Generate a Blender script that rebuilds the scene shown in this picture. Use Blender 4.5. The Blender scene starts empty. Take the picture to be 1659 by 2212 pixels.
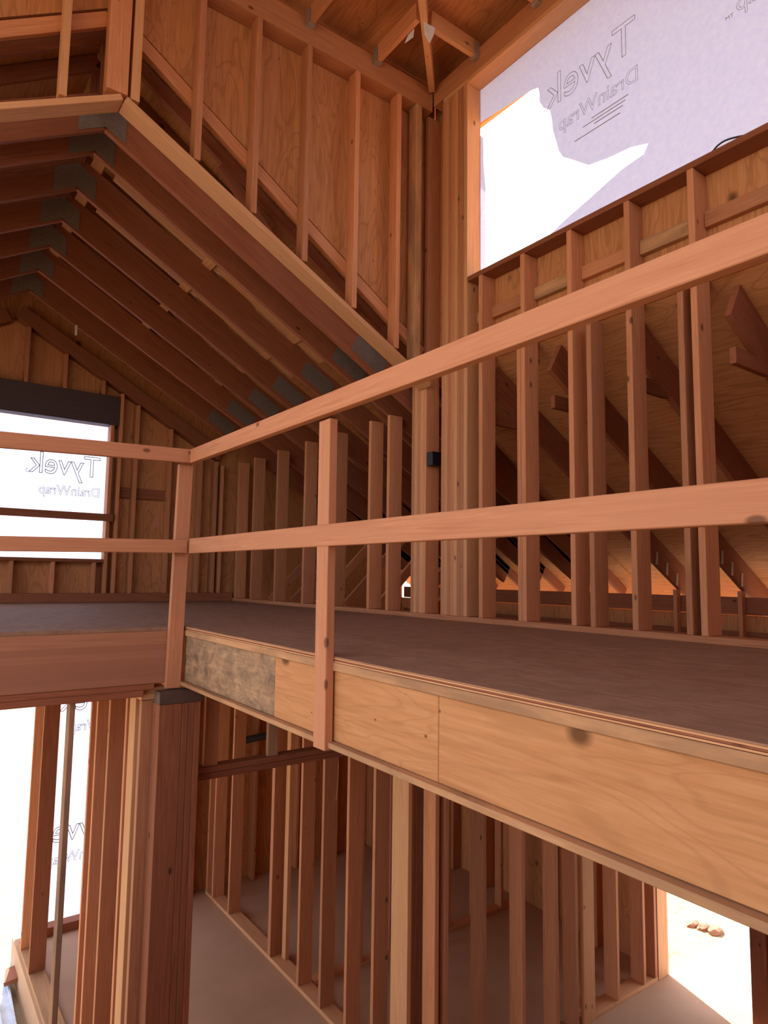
import bpy, bmesh, math, random
from mathutils import Vector, Matrix
random.seed(11)
SC = bpy.context.scene
COL = SC.collection
V = Vector

# ------------------------------------------------------------------ camera
F, YAW, PITCH, ROLL = 1434.79, math.radians(36.067), math.radians(5.5937), math.radians(.779)
CX, CY, EYE = 829.5, 1106.0, V((0, 0, .3215))          # loft floor is z = 0
_f = V((math.sin(YAW)*math.cos(PITCH), math.cos(YAW)*math.cos(PITCH), math.sin(PITCH)))
_r = V((math.cos(YAW), -math.sin(YAW), 0)); _u = _r.cross(_f)
RT = _r*math.cos(ROLL) + _u*math.sin(ROLL); UP = _u*math.cos(ROLL) - _r*math.sin(ROLL); FW = _f

def P(x, y, ax, val):
    """photo pixel -> point on the world plane (axis ax = val): measured positions"""
    d = RT*((x-CX)/F) - UP*((y-CY)/F) + FW
    i = 'xyz'.index(ax)
    return EYE + d*((val-EYE[i])/d[i])

cam_d = bpy.data.cameras.new('camera'); cam = bpy.data.objects.new('camera', cam_d); COL.objects.link(cam)
m = Matrix((RT, UP, -FW)).transposed().to_4x4(); m.translation = EYE
cam.matrix_world = m
cam_d.sensor_fit = 'HORIZONTAL'; cam_d.sensor_width = 36; cam_d.lens = F/1659*36
cam_d.clip_start = .05; cam_d.clip_end = 400
SC.camera = cam

# ------------------------------------------------------------------ materials
MAT = {}
def mat(name):
    mt = bpy.data.materials.new(name); mt.use_nodes = True
    nt = mt.node_tree; bs = nt.nodes['Principled BSDF']
    MAT[name] = mt
    return mt, nt, bs
def N(nt, t, **kw):
    n = nt.nodes.new(t)
    for k, v in kw.items(): setattr(n, k, v)
    return n
def L(nt, a, b): nt.links.new(a, b)
def mixc(nt, fac, a, b, mode='MIX'):
    n = N(nt, 'ShaderNodeMix', data_type='RGBA', blend_type=mode)
    for s, v in ((n.inputs[0], fac), (n.inputs[6], a), (n.inputs[7], b)):
        if hasattr(v, 'is_output'): L(nt, v, s)
        else: s.default_value = v if not isinstance(v, tuple) else (*v[:3], 1)
    return n.outputs[2]
def ramp(nt, src, p0, p1, c0=(0, 0, 0), c1=(1, 1, 1)):
    n = N(nt, 'ShaderNodeValToRGB'); L(nt, src, n.inputs[0])
    e = n.color_ramp.elements; e[0].position, e[1].position = p0, p1
    e[0].color, e[1].color = (*c0, 1), (*c1, 1)
    return n.outputs[0]
def coords(nt, scale, rnd=True):
    tc = N(nt, 'ShaderNodeTexCoord'); mp = N(nt, 'ShaderNodeMapping')
    src = tc.outputs['Object']
    oi = N(nt, 'ShaderNodeObjectInfo')
    if rnd:
        ml = N(nt, 'ShaderNodeMath', operation='MULTIPLY'); L(nt, oi.outputs['Random'], ml.inputs[0]); ml.inputs[1].default_value = 57.0
        ad = N(nt, 'ShaderNodeVectorMath', operation='ADD'); L(nt, src, ad.inputs[0]); L(nt, ml.outputs[0], ad.inputs[1])
        src = ad.outputs[0]
    L(nt, src, mp.inputs[0]); mp.inputs['Scale'].default_value = scale
    return mp.outputs[0], oi.outputs['Random'], src
def noise(nt, vec, scale, detail=3, rough=.55, dist=0):
    n = N(nt, 'ShaderNodeTexNoise'); L(nt, vec, n.inputs['Vector'])
    n.inputs['Scale'].default_value = scale; n.inputs['Detail'].default_value = detail
    n.inputs['Roughness'].default_value = rough; n.inputs['Distortion'].default_value = dist
    return n.outputs[0]
def scaled(nt, src, scale):
    mp = N(nt, 'ShaderNodeMapping'); L(nt, src, mp.inputs[0]); mp.inputs['Scale'].default_value = scale
    return mp.outputs[0]
def bump(nt, bs, h, s=.15, d=.01):
    b = N(nt, 'ShaderNodeBump'); b.inputs['Strength'].default_value = s; b.inputs['Distance'].default_value = d
    L(nt, h, b.inputs['Height']); L(nt, b.outputs[0], bs.inputs['Normal'])
def knots(nt, src, sc, r0, r1, keep):
    vo = N(nt, 'ShaderNodeTexVoronoi'); L(nt, scaled(nt, src, sc), vo.inputs['Vector']); vo.inputs['Scale'].default_value = 1
    d = ramp(nt, vo.outputs['Distance'], r0, r1, (1, 1, 1), (0, 0, 0))
    sp = N(nt, 'ShaderNodeSeparateColor'); L(nt, vo.outputs['Color'], sp.inputs[0])
    k = N(nt, 'ShaderNodeMath', operation='LESS_THAN'); L(nt, sp.outputs[0], k.inputs[0]); k.inputs[1].default_value = keep
    mu = N(nt, 'ShaderNodeMath', operation='MULTIPLY'); L(nt, d, mu.inputs[0]); L(nt, k.outputs[0], mu.inputs[1])
    return mu.outputs[0]

def lumber(name, light, dark, var=.22, keep=.16, rough=.7, stain=None):
    """sawn fir: grain along the local Z of each piece, knots, tone shifting from piece to piece"""
    mt, nt, bs = mat(name)
    g, rnd, src = coords(nt, (1, 1, .035))
    fine = noise(nt, g, 95, 3, .6, .6)
    broad = noise(nt, scaled(nt, src, (1, 1, .12)), 16, 2, .5, 1.2)
    c = mixc(nt, ramp(nt, fine, .36, .66), dark, light)
    c = mixc(nt, ramp(nt, broad, .38, .68), c, tuple(.5*a+.5*b for a, b in zip(dark, light)))
    k = knots(nt, src, (10, 10, 5.5), .085, .15, keep)
    c = mixc(nt, k, c, tuple(a*.42 for a in dark))
    hv = N(nt, 'ShaderNodeHueSaturation'); L(nt, c, hv.inputs['Color'])
    mr = N(nt, 'ShaderNodeMapRange'); L(nt, rnd, mr.inputs[0]); mr.inputs[3].default_value = 1-var; mr.inputs[4].default_value = 1+var
    L(nt, mr.outputs[0], hv.inputs['Value'])
    out = hv.outputs[0]
    if stain:
        s = noise(nt, scaled(nt, src, (1, 1, .25)), 7, 5, .65, .4)
        out = mixc(nt, ramp(nt, s, .40, .62), out, stain)
    L(nt, out, bs.inputs['Base Color']); bs.inputs['Roughness'].default_value = rough
    bs.inputs['Specular IOR Level'].default_value = .25
    bump(nt, bs, fine, .12, .004)
    return mt

def plywood(name, light, dark, ring=.5, keep=.2, stain=None, seam=False):
    """rotary-cut plywood: contour grain, patches and knots, staple specks"""
    mt, nt, bs = mat(name)
    g, rnd, src = coords(nt, (1, 1, .18))
    n1 = noise(nt, g, 4.5, 2, .5, .9)
    ml = N(nt, 'ShaderNodeMath', operation='MULTIPLY'); L(nt, n1, ml.inputs[0]); ml.inputs[1].default_value = 70
    sn = N(nt, 'ShaderNodeMath', operation='SINE'); L(nt, ml.outputs[0], sn.inputs[0])
    rings = ramp(nt, sn.outputs[0], .55, 1.0)
    fine = noise(nt, scaled(nt, src, (1, 1, .06)), 60, 3, .6)
    c = mixc(nt, ramp(nt, fine, .3, .7), dark, light)
    rf = N(nt, 'ShaderNodeMath', operation='MULTIPLY'); L(nt, rings, rf.inputs[0]); rf.inputs[1].default_value = ring
    c = mixc(nt, rf.outputs[0], c, tuple(a*.72 for a in dark))
    c = mixc(nt, knots(nt, src, (3.2, 3.2, 2.4), .07, .13, keep), c, tuple(a*.33 for a in dark))
    c = mixc(nt, knots(nt, src, (17, 17, 13), .07, .12, .12), c, tuple(a*.4 for a in dark))
    if stain:
        s = noise(nt, scaled(nt, src, (1.6, .45, 1)), 9, 5, .7, .5)
        c = mixc(nt, ramp(nt, s, .40, .66), c, stain)
    L(nt, c, bs.inputs['Base Color']); bs.inputs['Roughness'].default_value = .75
    bs.inputs['Specular IOR Level'].default_value = .2
    bump(nt, bs, fine, .1, .004)
    return mt

lumber('fir', (.60, .275, .135), (.44, .17, .075))
lumber('fir_rail', (.62, .285, .15), (.49, .20, .10), .06, .34)
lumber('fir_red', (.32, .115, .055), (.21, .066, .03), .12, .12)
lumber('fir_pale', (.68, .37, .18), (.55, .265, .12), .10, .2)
lumber('fir_dirty', (.62, .36, .18), (.48, .24, .11), .06, .2, .85, (.36, .20, .105))
lumber('fir_grey', (.46, .26, .15), (.33, .17, .09), .1, .2, .85, (.22, .13, .085))
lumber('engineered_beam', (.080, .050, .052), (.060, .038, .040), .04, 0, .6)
plywood('plywood', (.60, .28, .12), (.47, .195, .075))
plywood('plywood_face', (.60, .30, .13), (.49, .22, .085), .30, .75)
plywood('plywood_weathered', (.50, .33, .19), (.38, .22, .12), .3, .1, (.19, .125, .085))
plywood('subfloor', (.36, .215, .14), (.28, .16, .10), .25, .06, (.24, .135, .085))

mt, nt, bs = mat('glued_laminated')                              # stacked laminations across the local X
g, rnd, src = coords(nt, (1, 1, .035))
fine = noise(nt, g, 70, 3, .6, .4)
sx = N(nt, 'ShaderNodeSeparateXYZ'); tc = N(nt, 'ShaderNodeTexCoord'); L(nt, tc.outputs['Object'], sx.inputs[0])
q = N(nt, 'ShaderNodeMath', operation='DIVIDE'); L(nt, sx.outputs[0], q.inputs[0]); q.inputs[1].default_value = .039
fl = N(nt, 'ShaderNodeMath', operation='FLOOR'); L(nt, q.outputs[0], fl.inputs[0])
wn = N(nt, 'ShaderNodeTexWhiteNoise', noise_dimensions='1D'); L(nt, fl.outputs[0], wn.inputs['W'])
c = mixc(nt, wn.outputs[0], (.30, .12, .065), (.47, .21, .11))
c = mixc(nt, ramp(nt, fine, .3, .7), c, (.34, .14, .075))
c = mixc(nt, knots(nt, src, (7, 7, 3), .08, .13, .15), c, (.11, .04, .025))
L(nt, c, bs.inputs['Base Color']); bs.inputs['Roughness'].default_value = .65

mt, nt, bs = mat('concrete')
g, rnd, src = coords(nt, (1, 1, 1), False)
n1 = noise(nt, g, 1.3, 5, .6); n2 = noise(nt, g, 28, 4, .7)
c = mixc(nt, ramp(nt, n1, .3, .7), (.42, .25, .145), (.50, .31, .19))
c = mixc(nt, ramp(nt, n2, .62, .78), c, (.30, .19, .12))
L(nt, c, bs.inputs['Base Color']); bs.inputs['Roughness'].default_value = .8
bump(nt, bs, n2, .1, .004)
mt, nt, bs = mat('concrete_patio')
n1 = noise(nt, coords(nt, (1, 1, 1), False)[0], 5, 5, .6)
L(nt, mixc(nt, ramp(nt, n1, .3, .7), (.58, .54, .48), (.68, .64, .58)), bs.inputs['Base Color']); bs.inputs['Roughness'].default_value = .85

mt, nt, bs = mat('dirt')
g, rnd, src = coords(nt, (1, 1, 1), False)
n1 = noise(nt, g, .6, 6, .65); n2 = noise(nt, g, 9, 6, .7); n3 = noise(nt, g, 32, 3, .6)
c = mixc(nt, ramp(nt, n1, .35, .65), (.30, .225, .14), (.37, .29, .185))
c = mixc(nt, ramp(nt, n2, .56, .70), c, (.17, .13, .075))
c = mixc(nt, ramp(nt, n3, .60, .72), c, (.42, .34, .25))
L(nt, c, bs.inputs['Base Color']); bs.inputs['Roughness'].default_value = .95
bump(nt, bs, n2, .6, .05)

mt, nt, bs = mat('housewrap')                                    # thin white sheet that lets daylight through
n1 = noise(nt, coords(nt, (1, 1, 1), False)[0], 26, 5, .65)
cw = mixc(nt, ramp(nt, n1, .3, .75), (.66, .70, .86), (.74, .78, .90))
L(nt, cw, bs.inputs['Base Color']); bs.inputs['Roughness'].default_value = .6
tr = N(nt, 'ShaderNodeBsdfTranslucent'); L(nt, cw, tr.inputs['Color'])
mx = N(nt, 'ShaderNodeMixShader'); mx.inputs[0].default_value = .66
L(nt, bs.outputs[0], mx.inputs[1]); L(nt, tr.outputs[0], mx.inputs[2])
L(nt, mx.outputs[0], nt.nodes['Material Output'].inputs[0])
def plain(name, col, rough=.6, metal=0, n=None):
    mt, nt, bs = mat(name)
    if n:
        nn = noise(nt, coords(nt, (1, 1, 1))[0], n, 4, .6)
        L(nt, mixc(nt, ramp(nt, nn, .3, .7), tuple(a*.7 for a in col), col), bs.inputs['Base Color'])
    else: bs.inputs['Base Color'].default_value = (*col, 1)
    bs.inputs['Roughness'].default_value = rough; bs.inputs['Metallic'].default_value = metal
plain('ink', (.36, .36, .43), .8)
plain('nail_plate', (.20, .165, .14), .6, 0, 60)
plain('galvanized', (.52, .50, .47), .4, .6, 30)
plain('black_plastic', (.008, .008, .010), .45, 0, 40)
plain('blue_board', (.66, .76, .92), .5, 0, 10)
plain('dark_steel', (.10, .055, .04), .6, 0, 20)
plain('pipe_grey', (.055, .060, .075), .5, 0, 10)
plain('stone', (.36, .19, .12), .9, 0, 12)
plain('white_plastic', (.85, .84, .84), .5, 0, 5)
plain('cable_black', (.02, .02, .025), .5, 0, 20)

# ------------------------------------------------------------------ object helpers
def tag(o, label, cat, group=None, kind=None):
    o['label'] = label; o['category'] = cat
    if group: o['group'] = group
    if kind: o['kind'] = kind
    return o
def adopt(o, parent):
    if parent:
        o.parent = parent
        o.matrix_parent_inverse = Matrix.Translation(parent.location).inverted()
def link(name, bm, material, mw=None, parent=None):
    me = bpy.data.meshes.new(name)
    bmesh.ops.recalc_face_normals(bm, faces=bm.faces[:]); bm.to_mesh(me); bm.free()
    me.materials.append(MAT[material])
    o = bpy.data.objects.new(name, me); COL.objects.link(o)
    if mw is not None: o.matrix_world = mw
    adopt(o, parent)
    return o
def stick(name, p0, p1, w, t, wdir, material, parent=None, bev=.0025):
    """a sawn member: p0->p1 centre line, w wide along wdir, t thick across; local Z runs with the grain"""
    p0, p1, wd = V(p0), V(p1), V(wdir)
    az = (p1-p0).normalized(); wd = (wd - az*wd.dot(az)).normalized(); td = az.cross(wd)
    ln = (p1-p0).length
    bm = bmesh.new(); bmesh.ops.create_cube(bm, size=1)
    for v in bm.verts: v.co = V((v.co.x*w, v.co.y*t, (v.co.z+.5)*ln))
    if bev: bmesh.ops.bevel(bm, geom=bm.edges[:], offset=min(bev, w*.2, t*.2), segments=1, affect='EDGES')
    mw = Matrix((wd, td, az)).transposed().to_4x4(); mw.translation = p0
    return link(name, bm, material, mw, parent)
def box(name, x0, x1, y0, y1, z0, z1, material, axis=None, parent=None, bev=.0025):
    d = (x1-x0, y1-y0, z1-z0); c = V(((x0+x1)/2, (y0+y1)/2, (z0+z1)/2))
    if axis is None: axis = 'xyz'[max(range(3), key=lambda i: d[i])]
    i = 'xyz'.index(axis); e = V((0, 0, 0)); e[i] = d[i]/2
    j, k = {0: (2, 1), 1: (2, 0), 2: (0, 1)}[i]
    wd = V((0, 0, 0)); wd[j] = 1
    return stick(name, c-e, c+e, d[j], d[k], wd, material, parent, bev)
def prism(name, pts, vec, material, parent=None, grain=None):
    """closed polygon pushed along vec; optional grain direction becomes the local Z"""
    o0 = V(pts[0]); R = Matrix.Identity(3)
    if grain is not None:
        gz = V(grain).normalized(); n = V(vec).normalized(); gx = n.cross(gz).normalized()
        R = Matrix((gx, gz.cross(gx), gz)).transposed()
    Ri = R.inverted()
    bm = bmesh.new()
    a = [bm.verts.new(Ri @ (V(p)-o0)) for p in pts]; b = [bm.verts.new(Ri @ (V(p)+V(vec)-o0)) for p in pts]
    bm.faces.new(a); bm.faces.new(b[::-1])
    for i in range(len(a)): bm.faces.new((a[i], b[i], b[(i+1) % len(b)], a[(i+1) % len(a)]))
    bm.normal_update()
    bmesh.ops.triangulate(bm, faces=[f for f in bm.faces if len(f.verts) > 4], ngon_method='EAR_CLIP')
    mw = R.to_4x4(); mw.translation = o0
    return link(name, bm, material, mw, parent)
def boxes(name, lst, material, parent=None):
    bm = bmesh.new()
    for x0, x1, y0, y1, z0, z1 in lst:
        r = bmesh.ops.create_cube(bm, size=1)['verts']
        for v in r: v.co = V((x0+(v.co.x+.5)*(x1-x0), y0+(v.co.y+.5)*(y1-y0), z0+(v.co.z+.5)*(z1-z0)))
    return link(name, bm, material, None, parent)
def empty(name, loc, label, cat, group=None):
    o = bpy.data.objects.new(name, None); COL.objects.link(o); o.location = V(loc); o.empty_display_size = .1
    return tag(o, label, cat, group)
def S(o, kind='structure'):
    o['kind'] = kind; return o
def tube(name, pts, r, material, parent=None):
    cu = bpy.data.curves.new(name, 'CURVE'); cu.dimensions = '3D'; cu.bevel_depth = r; cu.bevel_resolution = 2
    sp = cu.splines.new('NURBS'); sp.points.add(len(pts)-1); sp.use_endpoint_u = True; sp.order_u = 3
    for q, p in zip(sp.points, pts): q.co = (*p, 1)
    tmp = bpy.data.objects.new(name, cu); COL.objects.link(tmp)
    bpy.context.view_layer.update()
    me = bpy.data.meshes.new_from_object(tmp.evaluated_get(bpy.context.evaluated_depsgraph_get()))
    bpy.data.objects.remove(tmp); bpy.data.curves.remove(cu)
    me.materials.clear(); me.materials.append(MAT[material])
    o = bpy.data.objects.new(name, me); COL.objects.link(o); adopt(o, parent)
    return o
def outline_text(body, origin, xdir, ydir, width, height, r, parent, name='lettering', solid=False):
    """hollow printed lettering, fitted to width x height (height of the capitals)"""
    cu = bpy.data.curves.new('t', 'FONT'); cu.body = body; cu.size = 1
    if solid: cu.fill_mode = 'BOTH'
    else: cu.fill_mode = 'NONE'; cu.bevel_depth = .0001
    tmp = bpy.data.objects.new('t', cu); COL.objects.link(tmp); bpy.context.view_layer.update()
    dg = bpy.context.evaluated_depsgraph_get()
    me0 = bpy.data.meshes.new_from_object(tmp.evaluated_get(dg))
    xs = [v.co.x for v in me0.vertices]; w0 = max(xs)-min(xs); x0 = min(xs); h0 = .70
    bpy.data.meshes.remove(me0)
    sx, sy = width/w0, height/h0
    if not solid: cu.bevel_depth = r/((sx+sy)/2); cu.bevel_resolution = 0
    else: cu.extrude = .0004/((sx+sy)/2)
    bpy.context.view_layer.update()
    me = bpy.data.meshes.new_from_object(tmp.evaluated_get(bpy.context.evaluated_depsgraph_get()))
    bpy.data.objects.remove(tmp); bpy.data.curves.remove(cu)
    X, Y, O = V(xdir), V(ydir), V(origin); Z = X.cross(Y)
    for v in me.vertices:
        c = v.co.copy(); zz = max(-.002, min(.002, c.z*(sx+sy)/2))
        v.co = O + X*((c.x-x0)*sx) + Y*(c.y*sy) + Z*zz
    me.materials.clear(); me.materials.append(MAT['ink'])
    o = bpy.data.objects.new(name, me); COL.objects.link(o); adopt(o, parent)
    return o
ORD = 'first second third fourth fifth sixth seventh eighth ninth tenth eleventh twelfth thirteenth fourteenth'.split()

# ------------------------------------------------------------------ key planes (metres)
ZF = -3.43                       # downstairs slab
WX, WO = 3.41, 3.55              # tall window wall, inner and outer face
YE = 4.10                        # face of the beam under the loft's other edge
YB, YO = 7.88, 8.02              # far gable wall
RX0, RXS = 1.415, .0135          # rim face: x = RX0 + RXS*y
rx = lambda y: RX0 + RXS*y
RDG = .90                        # ridge line
zc = lambda x: 3.20 - .566*abs(x-RDG)            # underside of the vaulted ceiling chords
zr = lambda x: 3.95 - .660*abs(x-RDG)            # underside of the roof deck over them
zeb = lambda x: 1.715 - .58*(x-3.57)              # underside of the eave rafters
ze = lambda x: zeb(x) + .272                      # roof deck on the eave rafters

# ------------------------------------------------------------------ setting
bm = bmesh.new()
for a, z in (([(-9, -3), (6.25, -3), (6.25, 8.1), (1.22, 8.1), (1.22, 4.25), (-1.75, 4.25), (-1.75, -3)][1:], ZF),):
    lo = [bm.verts.new((x, y, ZF-.45)) for x, y in a]; hi = [bm.verts.new((x, y, ZF)) for x, y in a]
    bm.faces.new(hi); bm.faces.new(lo[::-1])
    for i in range(len(a)): bm.faces.new((lo[i], lo[(i+1) % len(a)], hi[(i+1) % len(a)], hi[i]))
S(link('floor', bm, 'concrete'))
S(box('patio_slab', 6.252, 9.5, -2, 3.84, ZF-.15, ZF-.012, 'concrete_patio'))
bm = bmesh.new()
n, H = 72, 70.0
rows = []
for j in range(n+1):
    row = []
    for i in range(n+1):
        u, w = (i/n*2-1), (j/n*2-1)
        x, y = 3+H*u*abs(u), 5+H*w*abs(w)
        t = max(0, min(1, (x-3)/3)); t = t*t*(3-2*t)
        z = (ZF-.34)*(1-t) + (ZF-.07)*t + .018*math.sin(x*3.1)*math.cos(y*2.3)*(1 if abs(x-3) > 4 else .4)
        row.append(bm.verts.new((x, y, z)))
    rows.append(row)
for j in range(n):
    for i in range(n): bm.faces.new((rows[j][i], rows[j][i+1], rows[j+1][i+1], rows[j+1][i]))
S(link('ground', bm, 'dirt'))

S(prism('floor_upper', [(rx(-1.9), -1.9, -.021), (3.62, -1.9, -.021), (3.62, YO, -.021), (-1.6, YO, -.021), (-1.6, YE+.002, -.021), (rx(YE), YE+.002, -.021)],
        (0, 0, .021), 'subfloor', grain=(0, 1, 0)))
S(box('floor_attic', 3.63, 6.2, -1.9, YO, -.36, -.335, 'plywood', 'y'))
def gable(x0, x1, f, steps=1):
    xs = sorted({x0, x1, *([RDG] if x0 < RDG < x1 else [])})
    return [(x, f(x)) for x in xs]
# far gable sheathing with its window hole
bm = bmesh.new()
def poly_wall(name, polys, ax, c0, c1, material, grain=None):
    """several polygons (u, z) of one sheathed wall, thickened between c0 and c1 on axis ax"""
    bm = bmesh.new()
    for pts in polys:
        mk = lambda c: [bm.verts.new(((u, c, z) if ax == 'y' else (c, u, z))) for u, z in pts]
        a, b = mk(c0), mk(c1)
        fs = [bm.faces.new(a), bm.faces.new(b[::-1])]
        for i in range(len(a)): bm.faces.new((a[i], b[i], b[(i+1) % len(b)], a[(i+1) % len(a)]))
        bm.normal_update()
        bmesh.ops.triangulate(bm, faces=[f for f in fs if len(f.verts) > 4], ngon_method='EAR_CLIP')
    return S(link(name, bm, material))
zr2 = lambda x: zr(x) - .002
poly_wall('wall_back', [
    [(-1.6, -.36), (6.2, -.36), (6.2, .30), (6.2, zr2(6.2)), (1.9, zr2(1.9)), (1.9, .475), (-1.6, .475)],
    [(-1.6, .476), (-.9, .476), (-.9, zr2(-.9)), (-1.6, zr2(-1.6))],
    [(-.9, 2.01), (1.899, 2.01), (1.899, zr2(1.9)), (RDG, zr2(RDG)), (-.9, zr2(-.9))]], 'y', YO, YO+.014, 'plywood')
poly_wall('wall_back_lower', [[(2.45, ZF), (6.2, ZF), (6.2, -.36), (2.45, -.36)], [(1.22, -.9), (2.449, -.9), (2.449, -.36), (1.22, -.36)]], 'y', YO, YO+.014, 'plywood')
# wall above the sloping plate
zs = lambda x: zr(x) - .02
poly_wall('wall_upper', [[(3.549, zs(3.549)), (3.549, 4.62), (-1.6, 4.62), (-1.6, zs(-1.6)), (RDG, zs(RDG))], [(3.55, ze(3.55)-.02), (6.75, ze(6.75)-.02), (6.75, zr(6.75)+.1), (3.55, zr(3.55)+.4)]], 'y', 4.192, 4.206, 'plywood')
# tall window wall sheathing
poly_wall('wall_right', [[(-1.9, 1.99), (3.64, 1.99), (3.64, 2.64), (-1.9, 2.64)], [(3.641, 1.99), (4.19, 1.99), (4.19, 4.62), (3.641, 4.62)],
                         [(-1.9, 4.27), (3.64, 4.27), (3.64, 4.62), (-1.9, 4.62)]], 'x', WO+.001, WO+.014, 'plywood')
poly_wall('wall_right_lower', [[(3.86, ZF), (YO, ZF), (YO, .02), (3.86, .02)], [(-1.9, ZF), (2.84, ZF), (2.84, .02), (-1.9, .02)],
                               [(2.84, -1.0), (3.86, -1.0), (3.86, .02), (2.84, .02)]], 'x', 6.2, 6.214, 'plywood')
S(boxes('wall_near', [(-1.75, 6.2, -2.05, -1.95, ZF, 2.6), (-1.75, -1.2, -2.05, -1.95, 2.6, 4.62), (3.0, 6.2, -2.05, -1.95, 2.6, 4.62), (-1.2, 3.0, -2.05, -1.95, 4.25, 4.62)], 'plywood'))  # unseen closing wall, added to darken camera-facing sides; high opening shaped for light
S(boxes('wall_west', [(-1.80, -1.70, -2.05, 4.2, ZF, -1.1), (-1.80, -1.70, -2.05, -1.3, -1.1, 4.62), (-1.80, -1.70, 4.0, 4.2, -1.1, 4.62), (-1.80, -1.70, -1.3, 4.0, 3.3, 4.62)], 'plywood'))  # unseen wall; its opening is shaped to light the window wall and undersides
S(boxes('wall_left', [(-1.66, -1.61, 4.25, YO, -.4, .05), (-1.66, -1.61, 4.25, 4.6, .05, 2.2), (-1.66, -1.61, 7.6, YO, .05, 2.2), (-1.66, -1.61, 4.6, 7.6, 1.7, 2.2)], 'plywood'))  # unseen loft wall; big opening added to brighten the loft floor and studs
# roof decks
def deck(name, pts, material='plywood'):
    return S(prism(name, pts, (0, 0, .016), material, grain=(0, 1, 0)))
deck('ceiling_right', [(3.567, -1.9, ze(3.567)), (6.75, -1.9, ze(6.75)), (6.75, 4.189, ze(6.75)), (3.567, 4.189, ze(3.567))])
deck('ceiling_loft', [(RDG, 4.21, zr(RDG)), (6.75, 4.21, zr(6.75)+.0), (6.75, 8.3, zr(6.75)), (RDG, 8.3, zr(RDG))])
deck('ceiling_left', [(RDG-.002, 4.21, zr(RDG)), (RDG-.002, 8.3, zr(RDG)), (-2.1, 8.3, zr(-2.1)), (-2.1, 4.21, zr(-2.1))])
deck('ceiling_tower', [(-2.2, -2.3, 4.625), (4.18, -2.3, 4.625), (4.18, 4.7, 4.625), (-2.2, 4.7, 4.625)])  # overhang stretched out of view to shade the tall window's sheet
S(box('trim_1', 4.12, 4.16, -2.3, 4.75, P(1040, 268, 'x', 4.12).z, 4.622, 'fir_pale', 'y'))       # tower fascia seen through the torn sheet
S(box('trim_2', 6.72, 6.755, -1.9, 8.3, -.17, .02, 'fir_pale', 'y'))        # eave fascia

# ------------------------------------------------------------------ tall window wall
G = 'studs of the tall window wall'
def yb(px, py=1200): return P(px, py, 'x', WX).y
tag(box('bottom_plate', WX, WO, -1.6, YB-.002, .0005, .038, 'fir'), 'long bottom plate on the loft floor under the tall window wall', 'plate')
far_studs = [544.7, 595.7, 656.4, 721, 797.8, 838.7]
ys = [7.80] + [yb(p) for p in far_studs]
lab = ['corner stud of the tall window wall, touching the far gable wall'] + \
      ['open wall stud, %s from the far corner along the tall window wall' % ORD[i] for i in range(1, 7)]
for y, l in zip(ys, lab):
    tag(box('stud', WX, WO, y, y+.038, .0385, 1.745, 'fir'), l, 'stud', G)
for i in range(5):
    y = 4.112 + i*.0378
    tag(box('stud', WX, WO, y, y+.0374, .0385, 2.16, 'fir_pale' if i % 2 else 'fir'),
        'ply %s from the black box in the five-stud post it hangs on' % ('first second third fourth fifth'.split()[i]), 'stud', 'five-stud post beside the black box')
for i in range(8):
    y = 3.632 + i*.0368
    tag(box('stud', WX, WO, y, y+.0364, .0385, 4.255, 'fir' if i % 3 else 'fir_pale'),
        'full-height ply, %s from the window edge in the eight-stud post' % ORD[i], 'stud', 'eight-stud post beside the tall window')
near = [(1041.8, 1), (1136.5, 1), (1243, 1), (1375.8, 1), (1524.5, 1)]
yn = [yb(p) for p, _ in near]
for i, y in enumerate(yn):
    tag(box('stud', WX, WO, y, y+.038, .0385, 2.606, 'fir'), '%s stud from the eight-stud post under the tall window sill' % ORD[i], 'stud', G)
for px, l in ((1126.5, 'narrow extra stud against the second stud under the tall window'), (1283.5, 'extra stud a hand behind the third stud under the tall window'),
              (1492, 'extra stud beside the fifth stud under the tall window')):
    y = yb(px); tag(box('stud', WX+.002, WO-.002, y, y+.036, .0385, 1.96, 'fir'), l, 'stud', G)
tag(box('sill_plate', WX, WO, -1.5, 3.628, 2.607, 2.645, 'fir_red'), 'reddish rough sill plate under the tall wrapped window', 'sill', kind='thing')
tag(box('head_plate', WX, WO, -1.5, 3.92, 4.258, 4.296, 'fir_pale'), 'plate forming the top of the tall window opening, paled like a lit underside', 'plate')  # pale tone puts the daylight on the header's underside into the colour
tag(box('window_header', WX, WO, -1.5, 4.045, 4.297, 4.47, 'fir'), 'deep header over the tall wrapped window', 'header')
edges = [3.628] + [y for y in yn] + [-.2]
gaps = [(edges[0], yn[0]+.04)] + [(yn[i]-.002, yn[i+1]+.04) for i in range(4)] + [(yn[4]-.002, yn[4]-.36)]
for i, (a, b) in enumerate(gaps):
    tag(box('block', WO-.04, WO-.001, b, a, 2.288, 2.378, 'fir_dirty' if i % 2 == 0 else 'fir'),
        'short knotty block, %s along the row under the tall window sill from its post' % ORD[i], 'block', 'blocks under the tall window sill')

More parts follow.
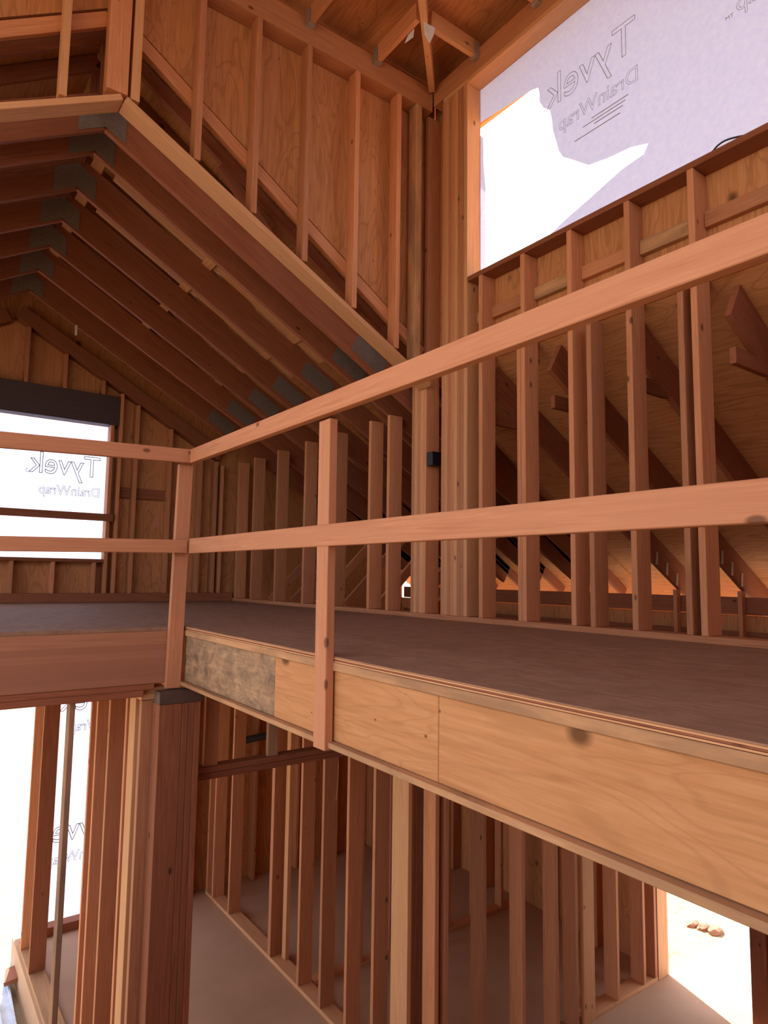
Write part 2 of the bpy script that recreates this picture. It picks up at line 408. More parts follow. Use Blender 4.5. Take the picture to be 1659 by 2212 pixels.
# wrapped window: torn sheet with mirrored printing (it reads right from outside)
wrap = empty('housewrap', (3.57, 2, 2.6), 'torn white housewrap over the tall window, its print seen backwards', 'housewrap')
XW = 3.572
hole = [(3.25, 2.66), (3.0, 2.735), (2.81, 2.805), (2.62, 2.86), (2.37, 2.94), (2.213, 2.96), (2.18, 3.014), (2.30, 3.055), (2.47, 3.071), (2.62, 3.10), (2.766, 3.221), (2.83, 3.27),
        (2.865, 3.332), (2.89, 3.43), (2.916, 3.517), (2.925, 3.61), (2.943, 3.692), (3.0, 3.74), (3.036, 3.81), (3.035, 3.87), (3.047, 3.926), (3.12, 3.95), (3.35, 3.97), (3.64, 4.0)]
pts = [(3.76, 4.40), (-1.5, 4.40), (-1.5, 2.5), (3.30, 2.5)] + hole + [(3.76, 4.02)]
prism('sheet', [(XW, y, z) for y, z in pts], (.0012, 0, 0), 'housewrap', wrap)
strip = [(3.70, 2.62), (3.605, 2.62), (3.598, 2.86), (3.588, 3.05), (3.603, 3.22), (3.590, 3.4), (3.612, 3.6), (3.618, 3.85), (3.70, 3.95)]
prism('sheet', [(XW, y, z) for y, z in strip], (.0012, 0, 0), 'housewrap', wrap)
def wrap_print(parent, o, xd, yd, s=1.0, tyvek=True, r=1.0):
    """one block of print: big hollow name, product line, small print bars; o is the foot of the first letter"""
    o = V(o); xd, yd = V(xd), V(yd)
    if tyvek: outline_text('Tyvek', o, xd, yd, .72*s, .235*s, .0022*s*r, parent)
    outline_text('DrainWrap', o + xd*(-.01*s) + yd*(-.225*s), xd, yd, .62*s, .105*s, .0014*s*r, parent)
wrap_print(wrap, (XW-.001, 2.25, 3.70), (0, 1, 0), (0, 0, 1))
_q = P(1592, 27, 'x', XW); wrap_print(wrap, (XW-.001, _q.y-.61, _q.z+.227), (0, 1, 0), (0, 0, 1))
_t = P(1585, 34, 'x', XW)
outline_text('TM', (XW-.001, _t.y, _t.z), (0, 1, 0), (0, 0, 1), .045, .022, 0, wrap, solid=True)
boxes('small_print', [(XW-.0016, XW-.0006, 2.31+.02*i, 2.31+.02*i+l, z, z+.006) for i, (z, l) in enumerate(((3.415, .28), (3.39, .33), (3.365, .22), (3.325, .36)))], 'ink', wrap)
tag(tube('cable', [(3.46, 1.80, 2.652), (3.45, 1.73, 2.66), (3.45, 1.70, 2.685), (3.46, 1.66, 2.70), (3.47, 1.60, 2.69), (3.47, 1.52, 2.66), (3.47, 1.38, 2.652)], .005, 'cable_black'),
    'thin dark cable looped on the tall window sill', 'cable')
# black electrical box
eb = empty('electrical_box', (3.47, 4.11, 1.25), 'small black electrical box nailed to the five-stud post', 'electrical box')
boxes('body', [(3.415, 3.535, 4.035, 4.045, 1.225, 1.335), (3.415, 3.422, 4.045, 4.1095, 1.225, 1.335), (3.528, 3.535, 4.045, 4.1095, 1.225, 1.335),
               (3.422, 3.528, 4.045, 4.1095, 1.225, 1.232), (3.422, 3.528, 4.045, 4.1095, 1.328, 1.335)], 'black_plastic', eb)
boxes('nail', [(3.536, 3.552, 4.06, 4.066, 1.27, 1.276)], 'galvanized', eb)

# ------------------------------------------------------------------ wall above the sloping plate (its face towards the void)
DY0, DY1 = 4.05, 4.19
pz = lambda x: 3.225 - .55*abs(x-.93)
s1 = tag(stick('sloping_plate', (.942, 4.12, pz(.942)+.019), (3.405, 4.12, pz(3.405)+.019), .14, .038, (0, 1, 0), 'fir_pale'), 'long sloping plate running down to the black box corner', 'plate')
s2 = tag(stick('sloping_plate', (.918, 4.12, pz(.918)+.019), (-1.55, 4.12, pz(-1.55)+.019), .14, .038, (0, 1, 0), 'fir_pale'), 'sloping plate falling from the ridge away from the tall window', 'plate')
tag(box('header_beam', -1.6, 3.405, DY0, DY1, 4.256, 4.46, 'fir'), 'deep level beam on top of the upper wall studs', 'beam', kind='thing')
xs = lambda px, py: P(px, py, 'y', DY0).x
dst = [(xs(152, 90)-.042, .042, 'short stud standing on the plate beyond the ridge', 'fir_pale'),
       (xs(282, 100)-.125, .125, 'wide stud at the ridge, flat side showing', 'fir'),
       (xs(309, 100)-.055, .053, 'bright stud tight against the wide ridge stud', 'fir_pale')]
dst += [(xs(px, py)-.042, .042, '%s upper-wall stud down the slope from the ridge' % ORD[i], 'fir')
        for i, (px, py) in enumerate([(444, 100), (566, 120), (672, 270), (777, 300), (866, 400)])]
dst += [(xs(909, 600)-.06, .06, 'stained upper-wall stud in the corner above the black box', 'fir_dirty')]
for x, w, l, mm in dst:
    zb = max(pz(x), pz(x+w)) + .046
    tag(box('upper_stud', x, x+w, DY0, 4.150, zb, 4.255, mm), l, 'stud', 'studs of the upper wall')
tag(box('corner_stud', WX, WO, 4.112, 4.15, 2.162, 4.255, 'fir'), 'thin full corner stud where the upper wall meets the tall window wall', 'stud')
tag(stick('valley_board', (.975, 4.171, zs(.975)-.10), (3.40, 4.171, zs(3.40)-.10), .09, .036, (0, 0, 1), 'fir'), 'thin board following the roof line behind the upper studs', 'board')
tag(stick('valley_board', (.845, 4.171, zs(.845)-.10), (-1.5, 4.171, zs(-1.5)-.10), .09, .036, (0, 0, 1), 'fir'), 'thin board falling from the ridge behind the short stud', 'board')

# flat hip framing over the void
GJ = 'ceiling joists over the void'
jz = 4.385
def hanger(loc, dx, dy, parent):
    x, y, z = loc
    w = .028
    if dx: lst = [(x, x+dx*.05, y-w, y-w+.004, z-.003, z+.12), (x, x+dx*.05, y+w-.004, y+w, z-.003, z+.12), (x, x+dx*.05, y-w, y+w, z-.008, z-.003)]
    else: lst = [(x-w, x-w+.004, y, y+dy*.05, z-.003, z+.12), (x+w-.004, x+w, y, y+dy*.05, z-.003, z+.12), (x-w, x+w, y, y+dy*.05, z-.008, z-.003)]
    lst = [(min(a, b), max(a, b), min(c, d), max(c, d), e, f) for a, b, c, d, e, f in lst]
    boxes('joist_hanger', lst, 'galvanized', parent)
for i, x in enumerate((2.81, 2.20, 1.60)):
    e = empty('ceiling_joist', (x, 4.04, jz), '%s joist from the window corner hung on the upper wall beam' % ORD[i], 'joist', GJ)
    y1 = 4.03-(3.38-x)+.06
    stick('joist', (x, DY0-.002, jz+.07), (x, y1, jz+.07), .14, .038, (0, 0, 1), 'fir', e)
    hanger((x, DY0-.002, jz), 0, -1, e)
for i, y in enumerate((3.52, 2.90, 2.30)):
    e = empty('ceiling_joist', (3.40, y, jz), '%s joist from the window corner hung on the window header' % ORD[i], 'joist', GJ)
    x1 = 3.38-(4.03-y)+.06
    stick('joist', (WX-.002, y, jz+.07), (x1, y, jz+.07), .14, .038, (0, 0, 1), 'fir_pale' if i == 0 else 'fir', e)
    hanger((WX-.002, y, jz), -1, 0, e)
tag(stick('hip_joist', (3.36, 4.01, jz+.075), (1.3, 1.95, jz+.075), .15, .05, (0, 0, 1), 'fir_pale'), 'diagonal joist running out of the corner between both joist rows', 'joist')
for i, (y, x) in enumerate(((3.3, 3.0), (2.6, 2.4))):
    pass
def scrap(pts, label):
    c = sum((V(p) for p in pts), V())/len(pts)
    o = prism('sheet_scrap', pts, (RT*0 + FW*.0015), 'white_plastic'); tag(o, label, 'scrap', 'white scraps at the joist crossing')
q = lambda a, b, d: P(a, b, 'y', d)
scrap([q(905, 12, 3.60), (q(885, 32, 3.58)), q(893, 60, 3.60), q(903, 40, 3.60)], 'white scrap of sheet, uppermost of three at the joist crossing')
scrap([q(895, 62, 3.57), q(882, 75, 3.57), q(874, 94, 3.57), q(893, 80, 3.57)], 'narrow white scrap hanging on the beam side of the joist crossing')
scrap([q(915, 47, 3.44), q(940, 60, 3.42), q(936, 78, 3.42), q(928, 94, 3.42), q(917, 74, 3.44)], 'white scrap hanging on the window side of the joist crossing')

# ------------------------------------------------------------------ vaulted loft ceiling: trusses
GT = 'roof trusses over the loft'
ty = [4.40, 4.70, 5.24, 5.80, 6.35, 6.93, 7.50]
tl = ['roof truss standing just behind the sloping plate'] + ['%s roof truss back from the sloping plate' % ORD[i] for i in range(1, 6)] + ['last roof truss before the far gable wall']
CH = .235
for i, y in enumerate(ty):
    e = empty('roof_truss', (RDG, y, 3.2), tl[i], 'truss', GT)
    k = .5*CH/math.cos(math.atan(.566))
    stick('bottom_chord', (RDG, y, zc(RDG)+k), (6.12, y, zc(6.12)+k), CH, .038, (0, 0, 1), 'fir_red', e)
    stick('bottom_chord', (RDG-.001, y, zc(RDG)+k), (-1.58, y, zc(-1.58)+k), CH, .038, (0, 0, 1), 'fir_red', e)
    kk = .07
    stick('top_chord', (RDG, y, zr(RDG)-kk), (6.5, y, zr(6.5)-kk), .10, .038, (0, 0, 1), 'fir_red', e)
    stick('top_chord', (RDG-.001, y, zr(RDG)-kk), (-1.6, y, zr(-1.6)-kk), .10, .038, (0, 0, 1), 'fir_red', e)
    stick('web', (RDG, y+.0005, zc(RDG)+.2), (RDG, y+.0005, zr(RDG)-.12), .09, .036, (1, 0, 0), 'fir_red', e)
    stick('web', (2.4, y+.0005, zc(2.4)+.2), (1.7, y+.0005, zr(1.7)-.14), .09, .036, (1, 0, 0), 'fir_red', e)
    stick('web', (3.75, y+.0005, .02), (4.75, y+.0005, zc(4.75)-.02), .09, .036, (0, 0, 1), 'fir', e)
    d = V((1, 0, -.566)).normalized(); u = V((.566, 0, 1)).normalized()
    def plate(nm, c, a, b, dd, uu):
        c = V(c); stick(nm, c - dd*a/2, c + dd*a/2, b, .003, uu, 'nail_plate', e, 0)
    zp = zc(RDG)
    prism('nail_plate', [(RDG, y-.0215, zp+.02), (RDG+.13, y-.0215, zp+.02-.073), (RDG+.13, y-.0215, zp+.12-.0), (RDG, y-.0215, zp+.21), (RDG-.16, y-.0215, zp+.12), (RDG-.16, y-.0215, zp+.02-.09)], (0, -.002, 0), 'nail_plate', e)
    plate('nail_plate', (3.02, y-.0215, zc(3.02)+k), .34, .15, d, u)
    if 1 < i < 6:
        a, b = 1.16, 3.05
        stick('stiffener', (a, y-.045, zc(a)+CH*1.15+.065), (b, y-.045, zc(b)+CH*1.15+.05), .09, .036, (0, 1, 0), 'fir_pale', e)
for x, l in ((1.03, 'flat brace board along the trusses, beside the ridge'), (1.93, 'flat brace board halfway down the vaulted trusses'), (2.74, 'flat brace board low on the vaulted trusses by the wall')):
    tag(stick('brace_board', (x, 4.3, zc(x)+CH*1.15+.021), (x, YB-.01, zc(x)+CH*1.15+.021), .09, .038, (1, 0, -.566), 'fir_pale'), l, 'brace')
tag(box('plastic_strip', 1.35, 1.374, 7.474, 7.478, zc(1.36)-.105, zc(1.36)+.005, 'white_plastic'), 'small white strip hanging from the last truss by the gable wall', 'strip')

# ------------------------------------------------------------------ attic behind the tall window wall
GM = 'eave trusses behind the window wall'
ra = lambda x: 1.808 - .594*(x-3.587)            # centre line of the eave rafters
for i, y in enumerate((3.54, 2.93, 2.32, 1.71, 1.10, .49)):
    e = empty('eave_truss', (6.1, y, .2), 'sloping eave truss, %s from the eight-stud post behind the open studs' % ORD[i], 'truss', GM)
    stick('rafter', (3.57, y, zeb(3.57)+.134), (6.70, y, zeb(6.70)+.134), .232, .038, (0, 0, 1), 'fir_red', e)
    stick('tie', (3.553, y, 1.535), (3.93, y, 1.535), .09, .036, (0, 0, 1), 'fir_red', e)
    for a in range(7):
        xx = 5.72+a*.055
        stick('tie_plate', (xx, y-.022, zeb(xx)+.005), (xx+.012, y-.022, zeb(xx)+.12), .03, .004, (1, 0, 0), 'galvanized', e, 0) if a in (0, 3, 6) else None
    stick('post', (6.08, y, -.333), (6.08, y, zeb(6.08)-.02), .07, .038, (1, 0, 0), 'fir', e)
tag(box('eave_board', 6.125, 6.16, -1.5, YB, .03, .185, 'fir_red'), 'long board along the eave under the lit gap', 'board')
tag(box('eave_board', 6.125, 6.16, -1.5, YB, -.25, -.12, 'fir_red'), 'lower long board near the attic floor under the eave', 'board')

# ------------------------------------------------------------------ far gable wall
GG = 'studs of the far gable wall'
xg = lambda px, py: P(px, py, 'y', YB).x
tag(box('bottom_plate', -1.58, WX-.002, YB, YO-.001, .0005, .10, 'fir_red'), 'thick reddish bottom plate along the far gable wall', 'plate')
gz = lambda x: zc(x) - .155
tag(stick('gable_plate', (RDG-.03, 7.95, gz(RDG)+.075), (3.20, 7.95, gz(3.20)+.075), .145, .13, (0, 0, 1), 'fir_red'), 'sloping double plate on the far gable, falling to the tall window wall', 'plate')
tag(stick('gable_plate', (RDG-.125, 7.95, gz(RDG-.125)+.075), (-.12, 7.95, gz(-.12)+.075), .145, .13, (0, 0, 1), 'fir_red'), 'sloping double plate on the far gable, falling out of the picture', 'plate')
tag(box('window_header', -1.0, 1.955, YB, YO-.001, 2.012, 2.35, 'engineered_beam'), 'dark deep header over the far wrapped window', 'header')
tag(box('sill_plate', -.9, 1.862, YB, YO-.001, .44, .478, 'fir_red'), 'sill plate under the far wrapped window', 'sill', kind='thing')
ztop = lambda x: min(gz(x), gz(x+.038)) - .03
tag(box('trimmer_stud', 1.864, 1.902, YB, YO-.001, .1005, 2.011, 'fir'), 'trimmer stud lit along the far window edge', 'stud', GG)
tag(box('king_stud', 1.957, 1.995, YB, YO-.001, .1005, ztop(1.957), 'fir'), 'king stud at the end of the dark far header', 'stud', GG)
for i, (px, py) in enumerate([(303, 900), (374, 960), (431, 1200), (465, 1200), (478, 1200)]):
    x = xg(px, py)-.038
    if i == 3: x -= .002
    tag(box('stud', x, x+.038, YB, YO-.001, .1005, ztop(x), 'fir'), 'far gable stud, %s past the dark header end' % ORD[i], 'stud', GG)
for i, (px, py) in enumerate([(66, 740), (148, 780), (229, 830)]):
    x = xg(px, py)-.038
    tag(box('cripple_stud', x, x+.038, YB, YO-.001, 2.351, ztop(x), 'fir'), 'short stud above the dark far header, %s from the ridge' % ORD[i], 'stud', 'short studs on the far header')
for i, (px, py) in enumerate([(27, 1250), (117, 1250), (206, 1250), (228, 1250)]):
    x = xg(px, py)-.038
    if i == 3: continue
    tag(box('cripple_stud', x, x+.038, YB, YO-.001, .1005, .439, 'fir'), 'short stud under the far window sill, %s towards its lit edge' % ORD[i], 'stud', 'short studs under the far sill')
tag(box('guard_board', -.9, 1.93, YB-.039, YB-.001, .905, .985, 'fir_red'), 'board nailed across the far window as a guard', 'board')
for i, (a, b) in enumerate(((1.996, xg(303, 900)-.04), (xg(303, 900)+.002, xg(374, 960)-.04))):
    tag(box('block', a, b, YO-.05, YO-.002, 1.20, 1.32, 'fir_red'), '%s flat block past the king stud on the far gable wall' % ORD[i], 'block', 'blocks in the far gable wall')
fw = empty('housewrap', (.5, YO+.02, .4), 'white housewrap glowing in the far gable window', 'housewrap')
prism('sheet', [(-1.1, YO+.018, .3), (2.05, YO+.018, .3), (2.05, YO+.018, 2.2), (-1.1, YO+.018, 2.2)], (0, .0012, 0), 'housewrap', fw)
wrap_print(fw, (1.80, YO+.014, 1.41), (-1, 0, 0), (0, 0, 1), r=1.9)
outline_text('.', (1.07, YO+.014, 1.41), (-1, 0, 0), (0, 0, 1), .02, .2, .003, fw)

# ------------------------------------------------------------------ loft edge, guard rails
for i, (ya, yb_, mm, l) in enumerate(((2.842, 4.085, 'plywood_weathered', 'grey-stained plywood panel at the corner post end of the loft rim'),
                                      (1.662, 2.840, 'plywood_face', 'plywood rim panel behind the near guard post'),
                                      (-1.6, 1.660, 'plywood_face', 'longest plywood rim panel with big knots, past the near guard post'))):
    tag(stick('plywood_panel', (rx(ya)+.009, ya, -.192), (rx(yb_)+.009, yb_, -.192), .272, .018, (0, 0, 1), mm), l, 'panel', 'plywood rim panels')
rim = empty('rim_strip', (rx(0), 0, -.05), 'pale strip of layered plywood edge capping the loft rim', 'strip')
stick('face', (rx(-1.6)+.004, -1.6, -.0385), (rx(4.085)+.004, 4.085, -.0385), .033, .03, (0, 0, 1), 'fir_dirty', rim)
for i, (z, mm) in enumerate(((-.0015, 'fir_grey'), (-.0065, 'fir_pale'), (-.0120, 'fir_red'), (-.0180, 'fir_pale'))):
    stick('ply_edge', (rx(-1.6)-.002-.002*(i % 2), -1.6, z), (rx(4.085)-.002-.002*(i % 2), 4.085, z), .0045, .006, (0, 0, 1), mm, rim, 0)
tag(stick('ledge_plate', (rx(-1.6)+.05, -1.6, -.341), (rx(4.085)+.05, 4.085, -.341), .022, .16, (0, 0, 1), 'fir_dirty'), 'chewed pale ledge along the bottom of the plywood rim', 'plate')
tag(box('glulam_beam', -1.6, 1.445, YE, 4.23, -.333, -.0225, 'glued_laminated'), 'laminated reddish beam under the loft edge beyond the corner post', 'beam', kind='thing')
tag(box('top_plate', -1.6, 1.298, YE+.004, 4.24, -.370, -.334, 'fir_red'), 'upper plate tight under the laminated beam', 'plate')
tag(box('top_plate', -1.6, 1.236, YE+.002, 4.24, -.408, -.371, 'fir_red'), 'lower plate under the laminated beam over the outdoor gap', 'plate')
gp = P(366, 1360, 'y', 4.055).x
cp = empty('guard_post', (1.40, 4.075, -.36), 'corner guard post where the two guard rails meet', 'post', 'guard posts')
stick('upright', (1.352+.045, 4.075, -.365), (1.375+.045, 4.075, 1.005), .089, .038, (1, 0, 0), 'fir_rail', cp)
np_ = empty('guard_post', (1.42, 2.34, -.36), 'near guard post nailed over the plywood rim', 'post', 'guard posts')
stick('upright', (1.4195, 2.343, -.362), (1.419, 2.353, .972), .089, .038, (0, 1, 0), 'fir_rail', np_)
GR = 'guard rails'
tag(stick('guard_rail', (1.378, -1.2, 1.017), (1.434, 3.985, 1.049), .086, .038, (0, 0, 1), 'fir_rail'), 'top guard rail over the plywood rim, long and knotty', 'rail', GR)
tag(stick('guard_rail', (1.378, -1.2, .479), (1.430, 3.93, .492), .089, .038, (0, 0, 1), 'fir_rail'), 'middle guard rail over the plywood rim', 'rail', GR)
tag(stick('guard_rail', (-1.5, 4.030, .965), (1.452, 4.030, 1.055), .086, .038, (0, 0, 1), 'fir_rail'), 'top guard rail crossing in front of the far window', 'rail', GR)
tag(stick('guard_rail', (-1.5, 4.030, .428), (1.43, 4.030, .492), .080, .038, (0, 0, 1), 'fir_rail'), 'lower guard rail crossing in front of the far window', 'rail', GR)

# ------------------------------------------------------------------ downstairs
bp = empty('built_up_post', (1.42, 4.07, ZF), 'heavy built-up post under the loft corner', 'post')
for x0, x1, mm in ((1.300, 1.436, 'fir_red'), (1.4375, 1.475, 'fir_red'), (1.4765, 1.5135, 'fir_red'), (1.515, 1.552, 'fir_red')):
    box('ply', x0, x1, 4.0, 4.14, ZF+.0005, -.447, mm, 'z', bp)
tag(box('post_cap', 1.297, 1.56, 3.995, 4.095, -.446, -.372, 'dark_steel', 'x'), 'dark cap block on the heavy built-up post', 'cap')
tag(box('prop_stud', P(141.5, 1693, 'y', 4.13).x, P(153.5, 1693, 'y', 4.13).x, 4.13, 4.215, ZF-.36, -.4085, 'fir_grey'), 'dark narrow prop under the laminated beam over the outdoor gap', 'post')
# outer wall by the dirt
GO = 'studs of the open outer wall'
tag(box('bottom_plate', 1.24, 1.38, 4.26, YB-.002, ZF+.0005, ZF+.038, 'fir_dirty'), 'bottom plate on the slab edge by the gravel', 'plate')
tag(box('top_plate', 1.24, 1.38, 4.16, YB-.002, -.40, -.362, 'fir_pale'), 'upper of the two top plates on the open outer wall', 'plate')
tag(box('top_plate', 1.24, 1.38, 4.16, YB-.002, -.4385, -.401, 'fir_pale'), 'lower of the two top plates on the open outer wall', 'plate')
ow = [67, 87, 190, 203, 230, 267]
ol = ['%s stud from the far end of the open outer wall' % ORD[i] for i in range(6)]
yy = [min(P(px, 1693, 'x', 1.24).y, 7.83) for px in ow]
for i, (y, l) in enumerate(zip(yy, ol)):
    tag(box('stud', 1.24, 1.38, y, y+.038, ZF+.0385, -.439, 'fir' if i != 1 else 'fir_red'), l, 'stud', GO)
y0, y1 = P(285, 1693, 'x', 1.24).y, P(272, 1693, 'x', 1.24).y
tag(box('stud', 1.24, 1.278, y0, y1, ZF+.0385, -.439, 'fir_pale'), 'pale flat-turned stud facing out, near the heavy post', 'stud', GO)
y = 4.145
tag(box('stud', 1.24, 1.38, y, y+.045, ZF+.0385, -.439, 'fir'), 'last open outer wall stud before the heavy post', 'stud', GO)
# far wrapped opening downstairs
tag(box('bottom_plate', 1.40, 2.6, YB, YO-.001, ZF+.0005, ZF+.09, 'fir_red'), 'dark threshold board under the wrapped downstairs opening', 'plate')
lw = empty('housewrap', (1.9, YO+.02, ZF+.1), 'white housewrap closing the tall downstairs opening', 'housewrap')
prism('sheet', [(1.24, YO+.018, ZF+.02), (2.6, YO+.018, ZF+.02), (2.6, YO+.018, -.8), (1.24, YO+.018, -.8)], (0, .0012, 0), 'housewrap', lw)
wrap_print(lw, (2.25, YO+.014, -1.18), (-1, 0, 0), (0, 0, 1), r=1.9)
wrap_print(lw, (2.10, YO+.014, -2.55), (-1, 0, 0), (0, 0, 1), r=1.9)
# door header between post and hall wall
hd = empty('door_header', (2.1, 4.2, -.93), 'double flat header spanning from the heavy post over the hall', 'header')
box('ply', 1.553, 2.70, 4.16, 4.25, -.930, -.892, 'fir_red', 'x', hd)
box('ply', 1.553, 2.70, 4.16, 4.25, -.970, -.932, 'fir_red', 'x', hd)
for x0, x1, mm, l in ((1.655, 1.745, 'fir', 'short stud over the hall header beside the heavy post'), (2.10, 2.175, 'fir_grey', 'pale rough short stud over the middle of the hall header')):
    tag(box('cripple_stud', x0, x1, 4.17, 4.208, -.8915, -.354, mm, 'z'), l, 'stud')
# hall wall running away from the camera
HX = 3.20
GH = 'studs of the hall wall'
tag(box('bottom_plate', HX, HX+.14, 4.26, YB-.002, ZF+.0005, ZF+.038, 'fir_pale'), 'pale bottom plate of the hall wall on the slab', 'plate')
tag(box('top_plate', HX, HX+.14, 4.26, YB-.002, -.394, -.356, 'fir'), 'top plate of the hall wall under the loft joists', 'plate')
hp = [(434, .038), (462, .038), (497.6, .038), (589, .06), (650.5, .038), (698, .038), (752.7, .038), (810, .038)]
hy = [min(P(px, 1859, 'x', HX).y, 7.83) for px, w in hp]
for i, ((px, w), y) in enumerate(zip(hp, hy)):
    tag(box('stud', HX, HX+.14 if i != 0 else HX+.14, y, y+w, ZF+.0385, -.3945, 'fir'), '%s stud of the hall wall from the far end of the hall' % ORD[i], 'stud', GH)
y = P(622, 1859, 'x', HX+.10).y
tag(box('stud', HX+.098, HX+.14, y, y+.075, ZF+.0385, -.3945, 'fir_pale'), 'flat stud at the back of the hall wall plate, past the double stud', 'stud', GH)
ya, yc = P(881.6, 1859, 'x', HX).y, P(846, 1859, 'x', HX).y
cpst = empty('corner_post', (HX+.1, ya, ZF), 'pale built-up corner post where the hall wall turns', 'post')
box('ply', HX, HX+.036, ya, yc, ZF+.0005, -.357, 'fir_pale', 'z', cpst)
for k in range(3): box('ply', HX+.0375+k*.0375, HX+.074+k*.0375, ya, ya+.14, ZF+.0005, -.357, 'fir_red', 'z', cpst)
box('ply', HX+.151, HX+.29, ya, ya+.09, ZF+.0005, -.357, 'fir_red', 'z', cpst)
# wall towards the open door
XY = 3.82
GX = 'studs of the wall beside the open door'
xw = lambda px, py: P(px, py, 'y', XY).x
tag(box('bottom_plate', 5.02, 6.05, XY, XY+.14, ZF+.0005, ZF+.038, 'fir_pale'), 'pale bottom plate running to the open door', 'plate')
tag(box('bottom_plate', HX+.30, 4.6, XY, XY+.14, ZF+.0005, ZF+.038, 'fir'), 'bottom plate in the dark between the corner post and door wall', 'plate')
tag(box('top_plate', HX+.30, 6.19, XY, XY+.14, -.394, -.356, 'fir'), 'top plate of the wall beside the open door', 'plate')
xp = [(949, 1859, 'fir'), (969.4, 1899, 'fir'), (1051, 1899, 'fir'), (1134.5, 1899, 'fir'), (1206, 1899, 'fir'), (1247.5, 1899, 'fir'), (1337.6, 2031, 'fir'), (1394.6, 2031, 'fir'), (1419, 2031, 'fir')]
for i, (px, py, mm) in enumerate(xp):
    x = xw(px, py)-.038
    tag(box('stud', x, x+.038, XY, XY+.14, ZF+.0385 if not 4.6 < x < 5.0 else ZF+.0005, -.3945, mm), '%s stud from the corner post in the wall beside the open door' % ORD[i], 'stud', GX)
x0, x1 = xw(1260, 2031), xw(1284, 2031)
tag(box('stud', x0, x1, XY-.002, XY+.036, ZF+.0005, -.3945, 'fir_pale'), 'wide pale stud turned flat, near the open door', 'stud', GX)
dj = empty('door_jamb', (6.13, 3.87, ZF), 'pale sunlit jamb of the open outside door', 'jamb'); dj['kind'] = 'thing'
box('face', 6.062, 6.196, XY+.0, XY+.036, ZF+.0005, -.357, 'fir_pale', 'z', dj)
box('edge', 6.198, 6.235, XY+.002, XY+.05, ZF+.0005, -.357, 'fir_pale', 'z', dj)
tag(box('door_post', 6.06, 6.198, 2.83, 2.965, ZF+.0005, -1.0, 'fir_red', 'z'), 'brown post on the camera side of the open door', 'post')
# rooms beyond
GB = 'studs of the dark room partition'
tag(box('bottom_plate', 3.36, 6.15, 5.60, 5.70, ZF+.0005, ZF+.038, 'fir'), 'bottom plate of the dark partition beyond the hall wall', 'plate')
for i, x in enumerate((3.50, 3.86, 4.22, 4.60, 5.0, 5.4, 5.8)):
    tag(box('stud', x, x+.038, 5.60, 5.70, ZF+.0385, -.36, 'fir'), '%s stud in the dark partition beyond the hall wall' % ORD[i], 'stud', GB)
GC = 'studs of the dark outer wall'
for i, y in enumerate((4.5, 5.1, 6.1, 6.7, 7.3)):
    tag(box('stud', 6.06, 6.197, y, y+.038, ZF+.0005, -.36, 'fir'), '%s stud on the dark outer wall past the door wall' % ORD[i], 'stud', GC)
GE = 'studs on the dark end wall'
for i, x in enumerate((2.62, 3.0, 3.8, 4.4, 5.0, 5.6)):
    tag(box('stud', x, x+.038, YB, YO-.001, ZF+.0005, -.36, 'fir'), '%s stud on the sheathed end wall of the hall' % ORD[i], 'stud', GE)
tag(tube('pipe', [(3.5, 7.83, -1.72), (3.8, 7.83, -1.70), (4.6, 7.83, -1.65), (5.4, 7.83, -1.6)], .045, 'pipe_grey'), 'grey pipe crossing the dark end wall behind the hall studs', 'pipe')
a = P(731, 1640, 'y', 4.0); b = P(726, 1728, 'y', 4.0)
tag(tube('wire', [a, a.lerp(b, .5)+V((.012, 0, 0)), b], .0015, 'fir_pale'), 'thin wire dangling under the rim past the near guard post', 'wire')
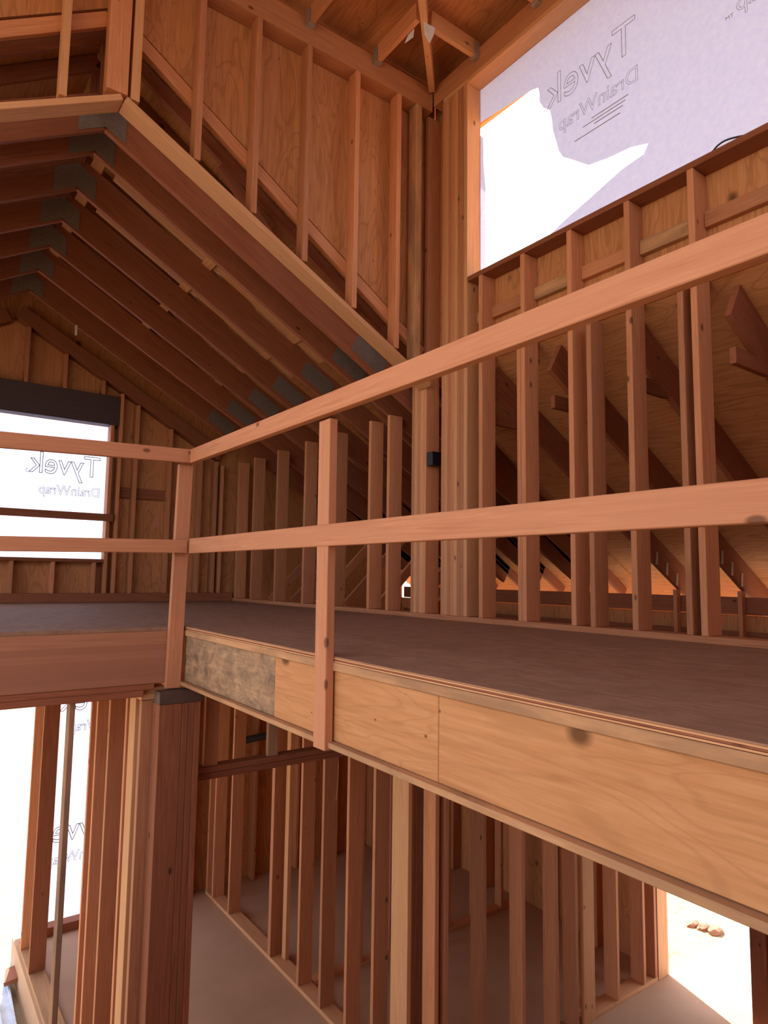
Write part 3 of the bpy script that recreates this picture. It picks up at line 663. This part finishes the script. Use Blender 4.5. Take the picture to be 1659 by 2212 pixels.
# outside bits
ch = empty('channel', (1.05, 7.0, ZF-.3), 'pale blue board lying on the gravel by the slab', 'board')
for x, z0, z1 in ((.0, 0, .03), (-.055, 0, .07), (.055, 0, .05)):
    w = .13 if x == 0 else .022
    stick('strip', (1.115+x, 8.25, ZF-.30+(z0+z1)/2), (1.02+x, 5.6, ZF-.30+(z0+z1)/2), w, z1-z0, (1, 0, 0), 'blue_board', ch)
tag(stick('board_offcut', (1.165, 7.62, ZF-.20), (1.212, 7.86, ZF-.19), .13, .04, (0, 1, 0), 'fir_red'), 'short reddish board end lying against the slab by the gravel', 'board')
for i, (px, py, s, l) in enumerate(((1497, 1997, .055, 'reddish rock outside the door, first of three beside the patio'), (1519, 2004, .06, 'reddish rock outside the door, middle of three beside the patio'), (1544, 2012, .07, 'reddish rock outside the door, last of three beside the patio'))):
    c = P(px, py, 'z', ZF-.05)
    bm = bmesh.new(); bmesh.ops.create_icosphere(bm, subdivisions=2, radius=1)
    rr = random.Random(i)
    for v in bm.verts: v.co *= 1+rr.uniform(-.16, .16)
    o = link('rock', bm, 'stone', Matrix.Translation(c) @ Matrix.Diagonal((s*1.6, s, s*.7, 1)))
    tag(o, l, 'rock', 'rocks outside the door')

# ------------------------------------------------------------------ light: sun behind the far gable, open sky
az, el = math.atan2(.30, .95), math.radians(47)
d = V((math.sin(az)*math.cos(el), math.cos(az)*math.cos(el), math.sin(el)))
sun_d = bpy.data.lights.new('sun', 'SUN'); sun_d.energy = 17.0; sun_d.angle = math.radians(.55); sun_d.color = (1, .93, .84)
sun = bpy.data.objects.new('sun', sun_d); COL.objects.link(sun)
sun.rotation_euler = d.to_track_quat('Z', 'Y').to_euler(); sun.location = d*30
w = bpy.data.worlds.new('sky'); SC.world = w; w.use_nodes = True
nt = w.node_tree; bg = nt.nodes['Background']
sky = nt.nodes.new('ShaderNodeTexSky'); sky.sky_type = 'NISHITA'; sky.sun_disc = False
sky.sun_elevation = el; sky.sun_rotation = az; sky.air_density = 1.0; sky.dust_density = 2.0
mxw = nt.nodes.new('ShaderNodeMix'); mxw.data_type = 'RGBA'; mxw.inputs[0].default_value = .55
nt.links.new(sky.outputs[0], mxw.inputs[6]); mxw.inputs[7].default_value = (4.9, 4.45, 4.35, 1)
nt.links.new(mxw.outputs[2], bg.inputs[0]); bg.inputs[1].default_value = .60

SC.view_settings.view_transform = 'Standard'; SC.view_settings.look = 'None'
SC.view_settings.gamma = 1; SC.view_settings.use_curve_mapping = False
SC.view_settings.exposure = 0.0
cy = SC.cycles
cy.max_bounces = 10; cy.diffuse_bounces = 7; cy.glossy_bounces = 2; cy.transmission_bounces = 4
cy.use_denoising = True; cy.sample_clamp_indirect = 12; cy.caustics_reflective = False; cy.caustics_refractive = False
